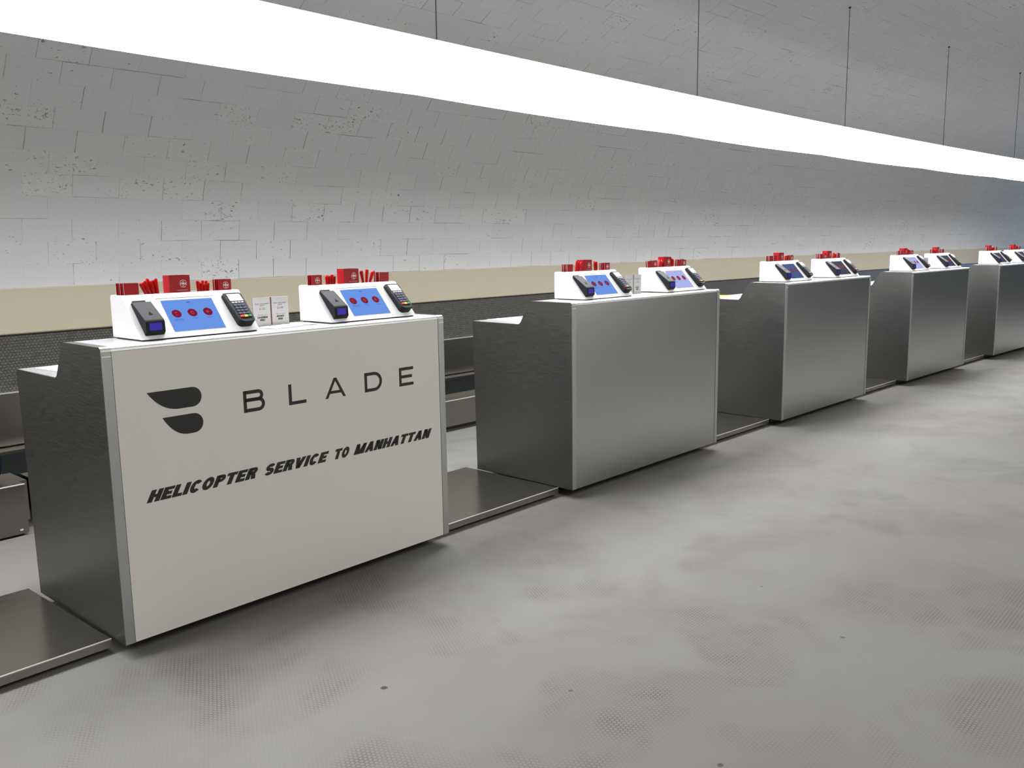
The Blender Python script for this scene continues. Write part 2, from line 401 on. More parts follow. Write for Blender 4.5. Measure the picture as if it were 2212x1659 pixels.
# ---------------------------------------------------------------- hanging light ribbon
TC = 0.62
cab_s = [-3.1, -0.47, 2.172, 4.802, 7.39, 9.94, 12.4, 14.9, 17.4]
near, far = (0.30, 2.424), (0.89, 2.279)
names_seg = ['leftmost', 'second from the left', 'third from the left', 'fourth from the left', 'fifth from the left', 'sixth from the left', 'seventh from the left', 'farthest']
def ribbon_prof(w):
    N = Vector(near); F = Vector(far) ; d = F - N; nrm = Vector((-d.y, d.x)).normalized()   # points up
    F = F + d.normalized() * (0.022 * w)
    pts = []
    K = 12
    for i in range(K + 1):
        u = i / K; pts.append(N + (F - N) * u - nrm * ((0.007 + 0.007 * w) * math.sin(math.pi * u) ** 0.8))
    for i in range(1, K):
        u = 1 - i / K; pts.append(N + (F - N) * u + nrm * (0.055 * math.sin(math.pi * u) ** 0.8))
    return [(p.x, p.y) for p in pts]
for i in range(len(cab_s) - 1):
    s0, s1 = cab_s[i] + 0.10, cab_s[i + 1] + 0.10 - 0.002
    root = empty('ribbon_light', frame(cab_s[i + 1], TC, 2.40), 'glowing white suspended light segment on a thin cable, %s above the desks' % names_seg[i], 'light', 'white light segments hung end to end above the desks')
    inv = root.matrix_world.inverted()
    bm = bmesh.new(); k = 16; rings = []
    for j in range(k + 1):
        u = j / k; s = s0 + (s1 - s0) * u; w = 4 * u * (1 - u)
        rings.append([bm.verts.new(inv @ A(s, p[0], p[1] - 0.0022 * s)) for p in ribbon_prof(w)])
    kk = len(rings[0])
    for j in range(k):
        for q in range(kk):
            f = bm.faces.new((rings[j][q], rings[j + 1][q], rings[j + 1][(q + 1) % kk], rings[j][(q + 1) % kk])); f.smooth = True
    bm.faces.new(rings[0]); bm.faces.new(rings[-1][::-1])
    bmesh.ops.recalc_face_normals(bm, faces=bm.faces)
    me = bpy.data.meshes.new('diffuser'); bm.to_mesh(me); bm.free(); me.materials.append(LIGHT)
    me.materials.append(LIGHT_TOP)
    for p in me.polygons:
        if p.normal.z > 0.78 and len(p.vertices) == 4: p.material_index = 1
    o = bpy.data.objects.new('diffuser', me); COL.objects.link(o); o.parent = root
    zt = ceil_z(TC) - 2.40
    MB().cyl((0, 0, 0), (0, 0, zt), 0.0028, seg=8).build('cable', CABLE, root)
    MB().cyl((0, 0, zt - 0.012), (0, 0, zt + 0.01), 0.010, seg=12).build('ceiling_anchor', CABLE, root)

# ---------------------------------------------------------------- stroke lettering
def stroke_quads(path, th):
    out = []; n = len(path); L = []; R = []
    for i, p in enumerate(path):
        p = Vector(p)
        d1 = (Vector(path[i]) - Vector(path[i - 1])).normalized() if i > 0 else None
        d2 = (Vector(path[i + 1]) - Vector(path[i])).normalized() if i < n - 1 else None
        if d1 is None: d1 = d2
        if d2 is None: d2 = d1
        b = (d1 + d2).normalized(); nn = Vector((-b.y, b.x)); m = Vector((-d1.y, d1.x)).dot(nn)
        w = th / 2 / max(m, 0.5)
        L.append(p + nn * w); R.append(p - nn * w)
    for i in range(n - 1): out.append((L[i], R[i], R[i + 1], L[i + 1]))
    return out
def arc(cx, cy, rx, ry, a0, a1, n=14):
    return [(cx + rx * math.cos(math.radians(a0 + (a1 - a0) * i / n)), cy + ry * math.sin(math.radians(a0 + (a1 - a0) * i / n))) for i in range(n + 1)]
def para(x0, x1, w, y0=0.0, y1=1.0):
    return (Vector((x0 - w / 2, y0)), Vector((x0 + w / 2, y0)), Vector((x1 + w / 2, y1)), Vector((x1 - w / 2, y1)))
def rect(x0, x1, y0, y1): return (Vector((x0, y0)), Vector((x1, y0)), Vector((x1, y1)), Vector((x0, y1)))
def glyph(ch, S, Bt, wf=1.0):
    """heavy or light grotesque capitals, cap height 1 -> (width, quads)"""
    h = S / 2; q = []
    def bowl(y0, y1, w):
        r = (y1 - y0 - Bt) / 2; r = min(r, w - S)
        x = w - h - r * 1.0
        return stroke_quads([(h, y1 - Bt / 2), (x, y1 - Bt / 2)] + arc(x, (y0 + y1) / 2, r, (y1 - y0 - Bt) / 2, 90, -90)[1:-1] + [(x, y0 + Bt / 2), (h, y0 + Bt / 2)], (S + Bt) / 2 if S < 0.2 else Bt * 1.08)
    if ch == 'H': w = .84 * wf; q = [rect(0, S, 0, 1), rect(w - S, w, 0, 1), rect(S, w - S, .5 - Bt / 2, .5 + Bt / 2)]
    elif ch == 'E': w = .72 * wf; q = [rect(0, S, 0, 1), rect(S, w, 0, Bt), rect(S, w, 1 - Bt, 1), rect(S, w * .9, .5 - Bt / 2, .5 + Bt / 2)]
    elif ch == 'L': w = .68 * wf; q = [rect(0, S, 0, 1), rect(S, w, 0, Bt)]
    elif ch == 'I': w = S; q = [rect(0, S, 0, 1)]
    elif ch == 'T': w = .78 * wf; q = [rect(0, w, 1 - Bt, 1), rect(w / 2 - h, w / 2 + h, 0, 1 - Bt)]
    elif ch == 'C': w = .82 * wf; q = stroke_quads(arc(w / 2, .5, w / 2 - h, .5 - Bt / 2, 38, 322, 22), (S + Bt) / 2)
    elif ch == 'O': w = .86 * wf; q = stroke_quads(arc(w / 2, .5, w / 2 - h, .5 - Bt / 2, 0, 360, 26), (S + Bt) / 2)
    elif ch == 'P': w = .78 * wf; q = [rect(0, S, 0, 1)] + bowl(.40, 1, w)
    elif ch == 'R': w = .82 * wf; q = [rect(0, S, 0, 1)] + bowl(.43, 1, w) + [para(w - h, w * .62, S, 0, .5)]
    elif ch == 'B': w = 1.12 * wf; q = [rect(0, S, 0, 1)] + bowl(.48, 1, w * .94) + bowl(0, .48 + Bt, w)
    elif ch == 'D': w = 1.12 * wf; q = [rect(0, S, 0, 1)] + bowl(0, 1, w)
    elif ch == 'S':
        w = .76 * wf; rx = w / 2 - h * .9; ry = (1 - Bt) / 4
        q = stroke_quads(arc(w / 2, 1 - Bt / 2 - ry, rx, ry, 25, 270, 14) + arc(w / 2, Bt / 2 + ry, rx, ry, 90, -155, 14)[1:], (S + Bt) / 2 * .95)
    elif ch == 'V': w = .88 * wf; q = [para(w / 2, h, S), para(w / 2, w - h, S)]
    elif ch == 'A': w = .90 * wf; q = [para(h, w / 2, S), para(w - h, w / 2, S), rect(w * .24, w * .76, .22, .22 + Bt * .85)]
    elif ch == 'N': w = .84 * wf; q = [rect(0, S, 0, 1), rect(w - S, w, 0, 1), para(w - h, h, S * 1.05)]
    elif ch == 'M': w = 1.04 * wf; q = [rect(0, S, 0, 1), rect(w - S, w, 0, 1), para(w / 2, h, S * .9), para(w / 2, w - h, S * .9)]
    elif ch == 'W': w = 1.25 * wf; q = [para(w * .28, h, S), para(w * .28, w / 2, S), para(w * .72, w / 2, S), para(w * .72, w - h, S)]
    elif ch == 'G': w = .84 * wf; q = stroke_quads(arc(w / 2, .5, w / 2 - h, .5 - Bt / 2, 38, 350, 22), (S + Bt) / 2) + [rect(w * .5, w, .38, .38 + Bt)]
    elif ch == 'U': w = .84 * wf; q = stroke_quads([(h, 1)] + arc(w / 2, w / 2, w / 2 - h, w / 2 - Bt / 2, 180, 360, 14) + [(w - h, 1)], S)
    else: w = .35
    return w, q
def word_mesh(name, word, x0, x1, z0, cap, mat, parent, S=.27, Bt=.21, gap=.10, shear=0.0, y=0.0, depth=0.0006, wf=1.0, m=None):
    gl = [glyph(ch, S, Bt, wf) for ch in word]
    tot = sum(g[0] for g in gl) + gap * (len(word) - 1) + shear
    kx = (x1 - x0) / tot; mb = MB(); x = 0
    for w, qs in gl:
        for q in qs:
            pts = [((x + p.x + shear * p.y) * kx + x0, z0 + p.y * cap) for p in q]
            a = [mb.bm.verts.new((px, y, pz)) for px, pz in pts]; b = [mb.bm.verts.new((px, y - depth, pz)) for px, pz in pts]
            fs = [mb.bm.faces.new(b)]
            for i in range(4): fs.append(mb.bm.faces.new((a[i], a[(i + 1) % 4], b[(i + 1) % 4], b[i])))
            bmesh.ops.recalc_face_normals(mb.bm, faces=fs)
        x += w + gap
    return mb.build(name, mat, parent, m)
def add_word(mb, word, cx, z0, cap, width, m, S=.2, Bt=.16, shear=.25, lift=0.0):
    """word drawn as flat quads in the x/z plane of matrix m, centred on cx"""
    gl = [glyph(ch, S, Bt) for ch in word]; gap = .1
    tot = sum(g[0] for g in gl) + gap * (len(word) - 1) + shear; kx = width / tot; x = 0
    for w, qs in gl:
        for q in qs:
            mb.bm.faces.new([mb.bm.verts.new(m @ Vector(((x + p.x + shear * p.y) * kx + cx - width / 2, -lift, z0 + p.y * cap))) for p in q])
        x += w + gap
def ring(mb, cx, cz, r0, r1, m, lift=0.0, a0=0, a1=360, ky=1.0, n=28):
    for i in range(n):
        aa = [math.radians(a0 + (a1 - a0) * (i + k) / n) for k in (0, 1)]
        P = [(cx + r * math.cos(a), cz + r * ky * math.sin(a)) for r, a in ((r0, aa[0]), (r1, aa[0]), (r1, aa[1]), (r0, aa[1]))]
        mb.bm.faces.new([mb.bm.verts.new(m @ Vector((p[0], -lift, p[1]))) for p in P])
def airline_mark(mb, cx, cz, r, m, lift):
    add_word(mb, 'TWA', cx, cz - r * .28, r * .56, r * 1.75, m, S=.34, Bt=.24, shear=.3, lift=lift)
    ring(mb, cx, cz, r * .90, r * 1.0, m, lift, 35, 145, n=12); ring(mb, cx, cz, r * .90, r * 1.0, m, lift, 215, 325, n=12)
    ring(mb, cx, cz, r * .90, r * .97, m, lift, -28, 28, n=8); ring(mb, cx, cz, r * .90, r * .97, m, lift, 152, 208, n=8)
    ring(mb, cx, cz + r * .55, r * .0, r * .26, m, lift, ky=.35, n=10); ring(mb, cx, cz - r * .58, r * .0, r * .26, m, lift, ky=.35, n=10)

def text_mesh(name, lines, mat, parent, m, shear=0.0):
    """small print: (string, x, z, size, bold) lines joined in one mesh, lying in the x/z plane of m"""
    dg = None; bm = bmesh.new()
    for (st, x, z, size, bold) in lines:
        cu = bpy.data.curves.new('t', 'FONT'); cu.body = st; cu.size = size; cu.align_x = 'CENTER'; cu.offset = bold; cu.shear = shear; cu.resolution_u = 2
        ob_ = bpy.data.objects.new('t', cu); COL.objects.link(ob_)
        bpy.context.view_layer.update(); dg = bpy.context.evaluated_depsgraph_get()
        me = bpy.data.meshes.new_from_object(ob_.evaluated_get(dg))
        me.transform(Matrix.Translation((x, 0, z)) @ Matrix.Rotation(math.pi / 2, 4, 'X'))
        bm.from_mesh(me); bpy.data.objects.remove(ob_); bpy.data.meshes.remove(me); bpy.data.curves.remove(cu)
    me = bpy.data.meshes.new(name); bm.to_mesh(me); bm.free(); me.materials.append(mat)
    o = bpy.data.objects.new(name, me); COL.objects.link(o); o.parent = parent; o.matrix_local = m
    return o

# ---------------------------------------------------------------- service desks
W, S = 1.58324, 2.5487
TOP, BOT, DESK = 1.11, 0.055, 0.975
ordinal = ['nearest', 'second nearest', 'third nearest', 'fourth nearest', 'farthest']
def rounded_front():
    r = 0.016
    return [(r - r * math.sin(a), TOP - r + r * math.cos(a)) for a in [math.radians(x) for x in (0, 22, 45, 68, 90)]]
def side_outline(bt=BOT):
    return [(0.0, bt), (0.76, bt), (0.775, DESK)] + [(0.40, DESK - .002), (0.385, DESK + .008), (0.318, TOP - .012), (0.303, TOP)] + rounded_front()
def make_desk(graphic):
    root = bpy.data.objects.new('service_desk', None); COL.objects.link(root); root.empty_display_size = .1
    e = 0.034
    so = side_outline()
    for x0, x1 in ((0, 0.004), (W - 0.004, W)):
        MB().prism([(max(p[0], 0.004), p[1] - .001) if p[0] < .004 else (p[0], p[1] - .001) for p in so], x0, x1).build('side_panel', MET['side'], root)
    # wrap-around edge strip on both sides (front face returns and rounded top corner)
    for x0, x1 in ((0.0, e), (W - e, W)):
        mb = MB(); rf = rounded_front()
        mb.prism([(0.0, BOT), (0.004, BOT), (0.004, TOP - .018)] + [(.012, TOP - .010), (.018, TOP - .004)] + rf, x0, x1)
        mb.build('edge_strip', MET['strip'], root)
        MB().box(x0 + .001, x1 - .001, -.0022, .001, TOP - .036, TOP - .031, .001, 1).build('edge_highlight', MET['edge'], root)  # pale bar painted in as the highlight near the strip's top
    mb = MB(); mb.box(e + .0015, W - e - .0015, .0015, .006, BOT, TOP - .018)
    mb.build('front_panel', MET['front'], root)
    # top of the raised part, with rounded nose
    rf = rounded_front()
    MB().prism([(0.300, TOP - .0015), (0.300, TOP - .02), (.012, TOP - .02)] + [(.0035, TOP - .02)] + [(p[0] + .001, p[1] - .0005) for p in rf[::-1]], e + .0008, W - e - .0008).build('counter_top', MET['alu'], root)
    for x0, x1 in ((0.0, e), (W - e, W)):
        MB().box(x0 + (.0 if x0 > 0 else .0045), x1 - (.0045 if x0 > 0 else 0), .019, .300, TOP - .006, TOP - .0012).build('counter_end_strip', MET['front'], root)
    MB().box(.0045, W - .0045, .405, .772, DESK - .02, DESK - .001, .001, 1).build('work_top', MET['alu'], root)
    MB().prism([(.302, TOP - .004), (.312, TOP - .014), (.388, DESK), (.38, DESK), (.300, TOP - .01)], .0045, W - .0045).build('sloped_back', MET['side'], root)
    MB().box(.0045, W - .0045, .745, .760, BOT + .001, DESK - .021).build('back_panel', MET['side'], root)
    MB().box(.0045, W - .0045, .007, .745, BOT, BOT + .012).build('bottom_panel', MET['side'], root)
    MB().box(.12, W - .12, .16, .70, .0, BOT).build('plinth', DARK, root)
    if graphic:
        v = MB().box(e + .002, W - e - .002, .0008, .0016, BOT + .001, TOP - .019).build('graphic_film', MET['vinyl'], root)
        v2 = None
        y = .0006
        def wing(tip, right, top, bot, cxb):
            """flat top, round right end, swept lower left edge"""
            pts = [tip, (right - (top - bot) / 2, top)]
            pts += arc(right - (top - bot) / 2, (top + bot) / 2, (top - bot) / 2, (top - bot) / 2, 90, -90, 12)[1:]
            pts += [(cxb, bot)]
            P0, P1, P2 = Vector((cxb, bot)), Vector((tip[0] + (cxb - tip[0]) * .42, bot)), Vector(tip)
            for i in range(1, 12):
                u = i / 12; p = P0 * (1 - u) ** 2 + P1 * 2 * u * (1 - u) + P2 * u * u; pts.append((p.x, p.y))
            return pts
        for w_ in (wing((.146, .9365), .3505, .9365, .8645, .262), wing((.196, .840), .3505, .840, .768, .292)):
            MB().prism(w_, y - .0004, y + .0002, axis='y').build('wing_emblem', BLACK_INK, v)
        for ch, x0, x1 in (('B', .520, .613), ('L', .7225, .805), ('A', .899, 1.004), ('D', 1.106, 1.203), ('E', 1.302, 1.387)):
            word_mesh('large_letter', ch, x0, x1, .8085, .0835, BLACK_INK, v, S=.165, Bt=.16, y=y + .0002, wf={'A': 1.38, 'L': 1.4, 'E': 1.4}.get(ch, 1.0))
        for wd, x0, x1 in (('HELICOPTER', .114, .572), ('SERVICE', .586, .905), ('TO', .922, 1.018), ('MANHATTAN', 1.030, 1.491)):
            word_mesh('slogan_word', wd, x0, x1, .546, .0425, BLACK_INK, v, S=.345, Bt=.25, gap=.06, shear=.42, y=y + .0002)
    return root
desk0 = make_desk(True); desk1 = make_desk(False)
DESKS = []
for i in range(5):
    d = desk0 if i == 0 else (desk1 if i == 1 else copy_tree(desk1))
    c_ = i * S + W / 2
    m = frame(c_); m = m @ Matrix.Translation((-W / 2, 0, 0)); d.matrix_world = m
    tag(d, ['nearest service desk, white front lettered for helicopter service', 'plain silver grey service desk right after the lettered one, second nearest',
            'third nearest service desk, plain grey front between two floor scales', 'fourth nearest service desk, bluish grey plain front',
            'farthest service desk, cut off by the right edge of the photo'][i], 'desk', 'metal service desks in a row')
    DESKS.append(m)

# floor scale plates between the desks
def make_scale():
    root = bpy.data.objects.new('floor_scale', None); COL.objects.link(root)
    L = S - W - .012
    MB().box(0, L, .105, .85, .046, .054, .0015, 1).build('top_plate', MET['plate'], root)
    MB().box(.0, L, .102, .107, .0225, .052).build('front_lip', MET['plate'], root)
    MB().box(.0, L, .1005, .106, .0515, .0555, .0015, 2).build('lip_edge', MET['edge'], root)
    MB().box(.02, L - .02, .14, .83, .012, .0455).build('base_frame', DARK, root)
    for x in (.08, L - .08):
        for y in (.17, .78): MB().cyl((x, y, 0), (x, y, .014), .018).build('foot', DARK, root)
    return root
sc0 = make_scale()
for i in range(-1, 5):
    o = sc0 if i == -1 else copy_tree(sc0)
    o.matrix_world = frame(i * S + W + (S - W) / 2) @ Matrix.Translation((-(S - W - .012) / 2, 0, 0))
    tag(o, ['steel floor plate at the bottom left corner, left of the lettered desk', 'steel floor plate between the lettered desk and the second desk',
            'steel floor plate between the second and third desks', 'steel floor plate between the third and fourth desks',
            'steel floor plate between the fourth and fifth desks', 'steel floor plate past the farthest desk'][i + 1], 'scale', 'steel floor plates between the desks')

# ---------------------------------------------------------------- baggage conveyor along the wall
cv = empty('baggage_conveyor', frame(0.34, 1.87), 'long low steel baggage conveyor with black belt along the dark tiled wall', 'conveyor')
ivc = cv.matrix_world.inverted()
def sweep_part(name, prof_, mat, s0, s1, n):
    o = closed_sweep(name, prof_, mat, s0, s1, n); o.data.transform(ivc); o.parent = cv; return o
sweep_part('front_casing', [(1.87, .045), (1.885, .045), (1.885, .240), (2.10, .240), (2.10, .246), (1.87, .246)], MET['conv'], 0.42, 22, 40)
sweep_part('casing_edge_highlight', [(1.866, .243), (1.872, .243), (1.872, .249), (1.866, .249)], MET['edge'], 0.42, 22, 40)  # highlight along the casing's front edge, made as a pale bar
sweep_part('toe_kick', [(1.886, .0), (1.90, .0), (1.90, .045), (1.886, .045)], DARK, 0.42, 22, 40)
sweep_part('belt', [(2.115, .20), (2.65, .20), (2.65, .243), (2.115, .243)], RUBBER, -4, 22, 44)
sweep_part('belt_side_rail', [(2.66, .20), (2.775, .20), (2.775, .262), (2.66, .262)], MET['conv'], -4, 22, 44)
sweep_part('back_panel', [(2.785, .27), (2.80, .27), (2.80, .588), (2.785, .588)], MET['conv'], -4, 22, 44)
sweep_part('panel_edge_highlight', [(2.780, .586), (2.806, .586), (2.806, .592), (2.780, .592)], MET['edge'], -4, 22, 44)  # highlight on the panel's top edge, made as a pale bar

cb = empty('conveyor_end_box', frame(0.327, 1.77), 'dark steel box with a small white sticker, by the wall at the left edge', 'box')
MB().box(-1.6, 0, 0, .33, .012, .268, .003, 2).build('housing', MET['conv'], cb)
MB().box(-1.6, .0, -.002, .003, .264, .270, .001, 1).build('top_edge', MET['edge'], cb)
MB().box(-1.58, -.02, .02, .31, 0, .013).build('toe_kick', DARK, cb)
MB().box(-.043, -.028, -.0022, -.0005, .030, .038, .0004, 1).build('sticker', PAPER, cb)
MB().box(-.004, .045, .10, .33, .05, .262, .003, 2).build('notched_corner', MET['conv'], cb)
MB().box(.002, .012, .06, .08, .03, .075, .003, 2).build('latch', DARK, cb)
# soft navy bag just entering the frame at the left
bg_ = MB()
bmesh.ops.create_icosphere(bg_.bm, subdivisions=3, radius=1.0)
for v in bg_.bm.verts:
    x, y, z = v.co
    k = 1 + .06 * math.sin(5 * x + 2 * z) + .04 * math.sin(7 * y)
    v.co = (x * .17 * k, y * .11 * k, max(z * .13 * k, -.10) + .10)
bo = bg_.build('cloth_bag', NAVY, None, smooth=True); bo.matrix_world = frame(.135, 1.95, .2705)
tag(bo, 'dark navy cloth bag on the steel box at the left edge', 'bag')

# ---------------------------------------------------------------- check-in kiosks
KW, KD, KH = 0.475, 0.225, 0.158
SL = math.hypot(.135, .155)
uvec = Vector((0, .135, .155)).normalized(); nvec = Vector((0, -.155, .135)).normalized()
SM = Matrix(((1, 0, 0, 0), (0, uvec.y, nvec.y, 0), (0, uvec.z, nvec.z, .005), (0, 0, 0, 1)))       # slope frame: x, u up the slope, n outwards
SMT = SM @ Matrix.Rotation(-math.pi / 2, 4, 'X')                                                        # x / -n / u  frame for x-z drawings
def slope_xz(m=SM):
    # maps drawing (x, y=-lift, z) -> slope (x, u=z, n=lift)
    return m @ Matrix(((1, 0, 0, 0), (0, 0, 1, 0), (0, -1, 0, 0), (0, 0, 0, 1)))
DX = slope_xz()
def make_kiosk(mk, dim):
    root = bpy.data.objects.new('check_in_kiosk', None); COL.objects.link(root)
    z0 = .005
    mid = [(.0, z0), (.225, z0), (.225, KH), (.217, KH), (.217, .112), (.150, .112), (.150, KH), (.137, KH), (.1335, KH - .003)]
    endp = [(.0, z0), (.225, z0), (.225, KH - .006), (.219, KH), (.139, KH), (.133, KH - .004)]
    mb = MB(); mb.prism(mid, .010, KW - .010); mb.prism(endp, 0, .0101, bev=.0012, seg=2); mb.prism(endp, KW - .0101, KW, bev=.0012, seg=2)
    mb.build('housing', WHITE, root)
    MB().box(.008, KW - .008, .010, .215, .0, .006).build('shadow_gap_base', DARK, root)  # near-black base stands in for the shadow gap under the housing
    # tablet behind a rectangular cut-out
    tb = MB().prism([(.133, .0255), (.3385, .0255), (.3385, .169), (.133, .169)], .0003, .0009, m=SM, axis='z').build('tablet_screen', SCR[mk], root)
    sl = MB().prism([(.118, .1765), (.120, .1765), (.122, .1785), (.352, .1785), (.354, .1775), (.354, .1790), (.352, .1802), (.121, .1802), (.118, .178)], .0002, .0008, m=SM, axis='z').build('tablet_slot', DARK if mk < 2 else PLASTIC, root)
    for k, x in enumerate((.171, .234, .297)):
        mb = MB(); ring(mb, x, .105, 0, .0185, DX, .0011); b = mb.build('screen_button', BTN, tb)
        if not dim:
            mb = MB()
            if k == 0: ring(mb, x - .001, .108, .003, .0042, DX, .0013, 0, 200); ring(mb, x - .001, .1, .002, .0032, DX, .0013, 180, 360, n=10)
            elif k == 1: ring(mb, x, .105, .0055, .0068, DX, .0013, 20, 330)
            else: ring(mb, x, .105, .003, .004, DX, .0013); ring(mb, x, .105, .0055, .0063, DX, .0013, 60, 260)
            mb.build('button_icon', BTNI, tb)
            mb = MB(); wv = (.034, .024, .026)[k]
            for q in range(7):
                a = x - wv / 2 + wv * q / 7
                mb.quad([DX @ Vector(p) for p in ((a, -.0012, .0775), (a + wv / 9, -.0012, .0775), (a + wv / 9, -.0012, .0795), (a, -.0012, .0795))])
            if k == 0:
                for q in range(7):
                    a = x - .02 + .04 * q / 7
                    mb.quad([DX @ Vector(p) for p in ((a, -.0012, .0725), (a + .0042, -.0012, .0725), (a + .0042, -.0012, .0742), (a, -.0012, .0742))])
            mb.build('caption', SCRINK, tb)
    mb = MB(); add_word(mb, 'TWA', .2365, .1525, .005, .019, DX, S=.34, Bt=.24, shear=.3, lift=.0012); ring(mb, .2365, .1465, .003, .0036, DX, .0012, 180, 360, n=10)
    mb.build('screen_logo', SCRINK, tb)
    # passport / key card reader, thicker towards its lower end, with a violet display
    rd = MB().prism([(.016, .0), (.0185, .018), (.048, .040), (.056, .0405), (.160, .013), (.163, .0)], .018, .090, m=SM @ Matrix(((1, 0, 0, 0), (0, 1, 0, 0), (0, 0, 1, 0), (0, 0, 0, 1))), bev=.0035, seg=3).build('card_reader', PLASTIC, root)
    MB().box(.024, .072, .150, .169, .0, .0105, .002, 2, m=SM).build('reader_lid_hinge', PLASTIC, rd)
    fa, fb = Vector((0, .0185, .018)), Vector((0, .048, .040)); du = (fb - fa)
    def F(x, k, l): 
        p = fa + du * k; nn = Vector((0, -du.z, du.y)).normalized() * l
        return SM @ Vector((x, p.y + nn.y, p.z + nn.z))
    MB().quad([F(.031, .16, .0006), (F(.077, .16, .0006)), F(.077, .88, .0006), F(.031, .88, .0006)]).build('reader_display', LCDP, rd)
    # little triangle embossed on the reader
    mb = MB(); ta, tb2 = Vector((0, .056, .0405)), Vector((0, .160, .013)); d2 = tb2 - ta; n2 = Vector((0, -d2.z, d2.y)).normalized() * .0006
    if n2.z < 0: n2 = -n2
    def G(x, k): p = ta + d2 * k + n2; return SM @ Vector((x, p.y, p.z))
    mb.bm.faces.new([mb.bm.verts.new(v) for v in (G(.047, .26), G(.063, .26), G(.055, .46))]); mb.build('reader_mark', PLASTIC2, rd)
    # payment terminal: rounded, narrower and deeper at its lower end
    out = []
    cxp = .4235
    def sup(cx, cy, rx, ry, a0, a1, n=8):
        return arc(cx, cy, rx, ry, a0, a1, n)
    out = sup(cxp + .030, .166, .012, .013, 0, 80, 5) + sup(cxp - .030, .166, .012, .013, 100, 180, 5) + sup(cxp - .014, .038, .020, .018, 190, 268, 6) + sup(cxp + .014, .038, .020, .018, 272, 350, 6)
    out = [(x, u) for x, u in out]
    mb = MB()
    a = [mb.bm.verts.new(SM @ Vector((x, u, 0))) for x, u in out]
    hgt = lambda u: .016 + .016 * min(1, max(0, (.17 - u) / .14))
    b = [mb.bm.verts.new(SM @ Vector((x, u, hgt(u) - .005))) for x, u in out]
    cxm = sum(p[0] for p in out) / len(out); cum = .103
    c2 = [mb.bm.verts.new(SM @ Vector((cxp + (x - cxp) * .92, cum + (u - cum) * .96, hgt(u)))) for x, u in out]
    nn_ = len(out)
    for lo, hi in ((a, b), (b, c2)):
        for i in range(nn_): mb.bm.faces.new((lo[i], lo[(i + 1) % nn_], hi[(i + 1) % nn_], hi[i]))
    ctr = mb.bm.verts.new(SM @ Vector((cxp, cum, hgt(cum))))
    for i in range(nn_): mb.bm.faces.new((c2[i], c2[(i + 1) % nn_], ctr))
    mb.bm.faces.new(a[::-1]); bmesh.ops.recalc_face_normals(mb.bm, faces=mb.bm.faces)
    pt = mb.build('payment_terminal', PLASTIC, root)
    def H(x, u, l=.0012): return SM @ Vector((cxp + x, u, hgt(u) + l))
    MB().quad([H(-.029, .131, .0022), H(.029, .131, .0022), H(.028, .1685, .0016), H(-.028, .1685, .0016)]).build('terminal_display', LCDW, pt)
    mb = MB()
    for k in range(4):
        x = -.026 + k * .0135; mb.quad([H(x, .121, .0026), H(x + .010, .121, .0026), H(x + .010, .1255, .0026), H(x, .1255, .0026)])
    mb.build('display_caption', INKW, pt)
    mb = MB()
    for rr in range(4):
        for cc_ in range(3):
            x = -.024 + cc_ * .0165; u = .108 - rr * .0145
            P = [H(x, u - .005, .003), H(x + .0135, u - .005, .003), H(x + .0135, u + .005, .003), H(x, u + .005, .003)]
            Q = [H(x - .0008, u - .006, .0008), H(x + .0143, u - .006, .0008), H(x + .0143, u + .006, .0008), H(x - .0008, u + .006, .0008)]
            pv = [mb.bm.verts.new(p) for p in P]; qv = [mb.bm.verts.new(p) for p in Q]
            mb.bm.faces.new(pv)
            for i in range(4): mb.bm.faces.new((qv[i], qv[(i + 1) % 4], pv[(i + 1) % 4], pv[i]))
    mb.build('keypad', KEYS, pt)
    for k, (nm, mt) in enumerate((('red_key', KR), ('yellow_key', KY), ('green_key', KG))):
        x = -.0245 + k * .0168; u = .049
        mb = MB(); P = [H(x, u - .005, .0036), H(x + .014, u - .005, .0036), H(x + .014, u + .005, .0036), H(x, u + .005, .0036)]
        Q = [H(x - .0008, u - .006, .0004), H(x + .0148, u - .006, .0004), H(x + .0148, u + .006, .0004), H(x - .0008, u + .006, .0004)]
        pv = [mb.bm.verts.new(p) for p in P]; qv = [mb.bm.verts.new(p) for p in Q]; mb.bm.faces.new(pv)
        for i in range(4): mb.bm.faces.new((qv[i], qv[(i + 1) % 4], pv[(i + 1) % 4], pv[i]))
        mb.build(nm, mt, pt)
    return root

desk_txt = ['nearest desk', 'second desk', 'third desk', 'fourth desk', 'farthest desk']
KX = [(.176, .997), (.196, 1.045), (.125, 1.015), (.160, 1.050), (.165, 1.03)]
KM = [(0, 0), (0, 1), (2, 3), (1, 3), (3, 3)]
protos = {}
KIOSKS = []
for i in range(5):
    for j in range(2):
        mk = KM[i][j]
        if mk not in protos: protos[mk] = k = make_kiosk(mk, False)
        else: k = copy_tree(protos[mk])
        m = DESKS[i] @ Matrix.Translation((KX[i][j], .065, TOP - .0005)); k.matrix_world = m
        side = ('left', 'right')[j]
        st = {0: 'lit pale blue screen', 1: 'glare on its blue screen', 2: 'darker blue screen', 3: 'dark screen'}[mk]
        tag(k, 'white check-in kiosk with %s, %s one on the %s' % (st, side, desk_txt[i]), 'kiosk', 'white sloped check-in kiosks')
        KIOSKS.append((i, j, m, '%s kiosk of the %s' % (side, desk_txt[i])))

